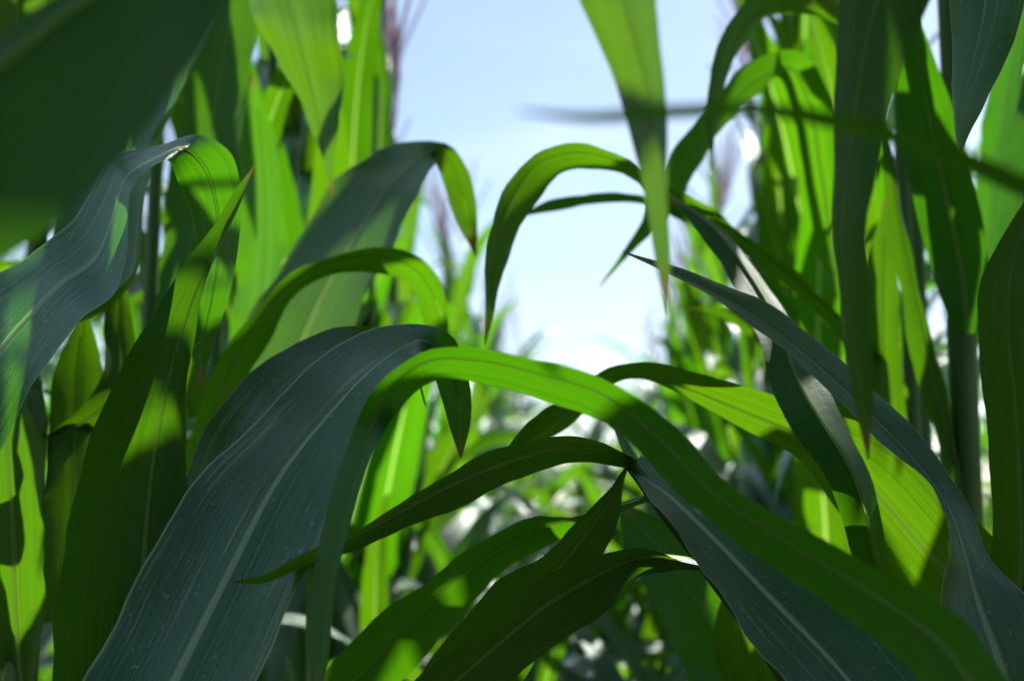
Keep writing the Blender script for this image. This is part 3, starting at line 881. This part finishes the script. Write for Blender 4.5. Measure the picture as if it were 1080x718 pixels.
def place_far(x, y, label, group, scale=1.0, pool=None):
    o = bpy.data.objects.new('maize_plant', rng.choice(pool or far_meshes))
    COL.objects.link(o)
    o.location = (x, y, 0)
    o.rotation_euler = (0, 0, best_turn([o.data], x, y, scale) if 1.5 < y < 12 else rng.uniform(0, 6.28))
    if -1 < y < 1.5:                                     # beside the camera: no leaf across the lens
        P0 = np.array([tuple(v.co) for v in o.data.vertices]) * scale
        for _ in range(60):
            a = rng.uniform(0, 6.283)
            q = np.stack([P0[:, 0] * math.cos(a) - P0[:, 1] * math.sin(a) + x, P0[:, 0] * math.sin(a) + P0[:, 1] * math.cos(a) + y, P0[:, 2]], 1)
            if outside_frame(q) and np.min(np.linalg.norm(q - CAM, axis=1)) > .12:
                break
        else:
            o.location.x = x + math.copysign(.35, x)
        o.rotation_euler = (0, 0, a)
    o.scale = (scale, scale, scale)
    o['label'] = label
    o['category'] = 'maize plant'
    o['group'] = group
    return o


for side, nm in ((-1, 'left'), (1, 'right')):
    y = 1.75 if side < 0 else 2.0
    while y < 4.2:
        place_near(row_x(side, 0, y) + rng.uniform(-.04, .04), y, f'blurred maize plant standing in the {nm} row behind the sharp leaves', f'maize plants in the {nm} row', rng.uniform(.96, 1.12))
        y += rng.uniform(.15, .24) if y < 3 else rng.uniform(.24, .34)
    while y < 11:
        place_far(row_x(side, 0, y) + rng.uniform(-.05, .05), y, f'small blurred maize plant far down the {nm} row', f'far maize plants in the {nm} row', rng.uniform(.92, 1.05))
        y += rng.uniform(.3, .42)
    y = 1.35 if side > 0 else 1.5
    while y < 4.0:
        place_near(row_x(side, 1, y) + rng.uniform(-.05, .05), y, f'blurred maize plant in the second row on the {nm}', f'maize plants in the second {nm} row', rng.uniform(.93, 1.06))
        y += rng.uniform(.28, .4)
    while y < 8:
        place_far(row_x(side, 1, y), y, f'small blurred maize plant far down the {nm} row', f'far maize plants in the {nm} row', rng.uniform(.92, 1.05))
        y += rng.uniform(.4, .6)
for side, nm in ((-1, 'left'), (1, 'right')):
    for k in (2, 3):
        y = 1.6 + k * .6
        while y < 7:
            place_far(row_x(side, k, y) + rng.uniform(-.06, .06), y, f'small blurred maize plant deep in the field on the {nm}', f'maize plants deep in the field on the {nm}', rng.uniform(.92, 1.05))
            y += rng.uniform(.3, .45)
    y = -2.4
    while y < .3:
        place_far(row_x(side, 0, y) + rng.uniform(-.03, .03) + side * .06, y, f'maize plant standing in the {nm} row beside the camera', f'maize plants in the {nm} row beside the camera', rng.uniform(.92, 1.0))
        y += rng.uniform(.22, .3)
for y, x, sc_ in ((1.62, .12, .55), (1.7, -.24, .57), (1.8, .36, .58), (2.05, .02, .60), (2.25, .30, .62), (2.45, -.12, .64), (2.9, .12, .68), (3.25, -.2, .72), (1.75, -.08, .58), (1.95, .22, .60), (2.15, -.2, .62), (2.35, .10, .63), (2.5, .38, .66), (2.7, -.05, .66), (3.1, .28, .70), (3.4, .02, .72), (3.8, .35, .74), (4.1, -.10, .78), (4.5, .20, .78), (5.0, .45, .82), (5.3, 0.0, .84), (5.8, .30, .86), (6.3, .10, .9), (6.9, .5, .93)):
    place_near(x, y, 'low blurred maize plant standing in the gap between the two rows', 'low maize plants in the gap', sc_ * 1.3, pool=low_protos)
for x, y, sc_, lab in ((-.235, 3.1, 1.06, 'maize plant whose tassel stands furthest into the open sky on the left'), (-.225, 2.75, 1.0, 'maize plant on the left with an upright mauve tassel against the sky'), (-.265, 2.5, 1.02, 'maize plant on the left whose tassel stands just left of the open sky')):
    place_near(x, y, lab, 'maize plants in the left row', sc_, pool=[tassel_protos.pop()])
for k in range(12):
    place_far(-1.1 + .2 * k + rng.uniform(-.08, .08), -1.9 - rng.uniform(0, .7), 'unseen maize plant added behind the camera to darken leaf reflections', 'added maize plants behind the camera', rng.uniform(.9, 1.0))  # added out of view so leaves mirror dark foliage instead of sky
for k in range(26):
    y = 7.5 + k * .4 + rng.uniform(0, .3)
    place_far(rng.uniform(-1.0, 1.9) * y / 12, y, 'tiny blurred maize plant closing the far end of the gap', 'maize plants closing the end of the gap', rng.uniform(.92, 1.05), end_meshes)

shade_leaves([D, E, G, PR, PS, A, F, PT, PU, PT, G, PS, PV, PL, PM, PR, PW, PW], 120, 5200)

# ------------------------------------------------------------------ light, sky, camera
w = bpy.data.worlds.new('World')
scene.world = w
w.use_nodes = True
nt = w.node_tree
nt.nodes.clear()
L = nt.links.new
sky = N(nt, 'ShaderNodeTexSky', sky_type='NISHITA')
sky.sun_disc = False
sky.sun_elevation = SUN_EL
sky.sun_rotation = SUN_AZ
sky.air_density = 1.0
sky.dust_density = 0.8
tc = N(nt, 'ShaderNodeTexCoord')
mp = N(nt, 'ShaderNodeMapping')
mp.inputs['Scale'].default_value = (1.0, 1.0, 5.0)
mp.inputs['Location'].default_value = (0.3, 0.1, 0.0)
L(tc.outputs['Generated'], mp.inputs[0])
cn = N(nt, 'ShaderNodeTexNoise')
cn.inputs['Scale'].default_value = 2.2
cn.inputs['Detail'].default_value = 5
L(mp.outputs[0], cn.inputs['Vector'])
cl = smooth(nt, cn.outputs['Fac'], 0.5, 0.85)
skyc = mixc(nt, math_node(nt, 'MULTIPLY', cl, 0.5), sky.outputs[0], (8.0, 8.4, 9.0))
# added unseen cloud patch, high left, so leaf tops pick up a silvery sheen
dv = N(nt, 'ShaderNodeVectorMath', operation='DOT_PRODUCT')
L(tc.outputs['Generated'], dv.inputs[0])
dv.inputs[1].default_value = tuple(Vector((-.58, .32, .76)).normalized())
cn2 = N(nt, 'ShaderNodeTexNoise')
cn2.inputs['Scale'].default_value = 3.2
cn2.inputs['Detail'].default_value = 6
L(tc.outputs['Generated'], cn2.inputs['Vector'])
sheen_cloud = math_node(nt, 'MULTIPLY', smooth(nt, dv.outputs['Value'], 0.76, 0.92), smooth(nt, cn2.outputs['Fac'], 0.38, 0.58))
skyc = mixc(nt, sheen_cloud, skyc, (5.2, 7.0, 9.2))
bg = N(nt, 'ShaderNodeBackground')
bg.inputs['Strength'].default_value = 0.082
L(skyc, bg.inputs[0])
wo = N(nt, 'ShaderNodeOutputWorld')
L(bg.outputs[0], wo.inputs[0])

sl = bpy.data.lights.new('sun', 'SUN')
sl.energy = 5.0
sl.angle = R(0.53)
sl.color = (1.0, 0.95, 0.86)
so = bpy.data.objects.new('sun', sl)
COL.objects.link(so)
sdir = Vector((math.cos(SUN_EL) * math.sin(SUN_AZ), math.cos(SUN_EL) * math.cos(SUN_AZ), math.sin(SUN_EL)))
so.rotation_euler = sdir.to_track_quat('Z', 'Y').to_euler()
so.location = sdir * 20

cd = bpy.data.cameras.new('camera')
cam = bpy.data.objects.new('camera', cd)
COL.objects.link(cam)
cam.location = tuple(CAM)
cam.rotation_euler = (R(90) + PITCH, 0, 0)
cd.sensor_width = 36
cd.lens = 50
cd.clip_start = 0.02
cd.clip_end = 1500
cd.dof.use_dof = True
cd.dof.focus_distance = 0.86
cd.dof.aperture_fstop = 5.6
cd.dof.aperture_blades = 7
scene.camera = cam

vs = scene.view_settings
vs.view_transform = 'Standard'
vs.look = 'None'
vs.exposure = 1.08
vs.gamma = 1
vs.use_curve_mapping = False
scene.render.engine = 'CYCLES'
c = scene.cycles
c.use_denoising = True
c.max_bounces = 8
c.diffuse_bounces = 4
c.glossy_bounces = 3
c.transmission_bounces = 6
c.caustics_reflective = False
c.caustics_refractive = False
c.sample_clamp_indirect = 6
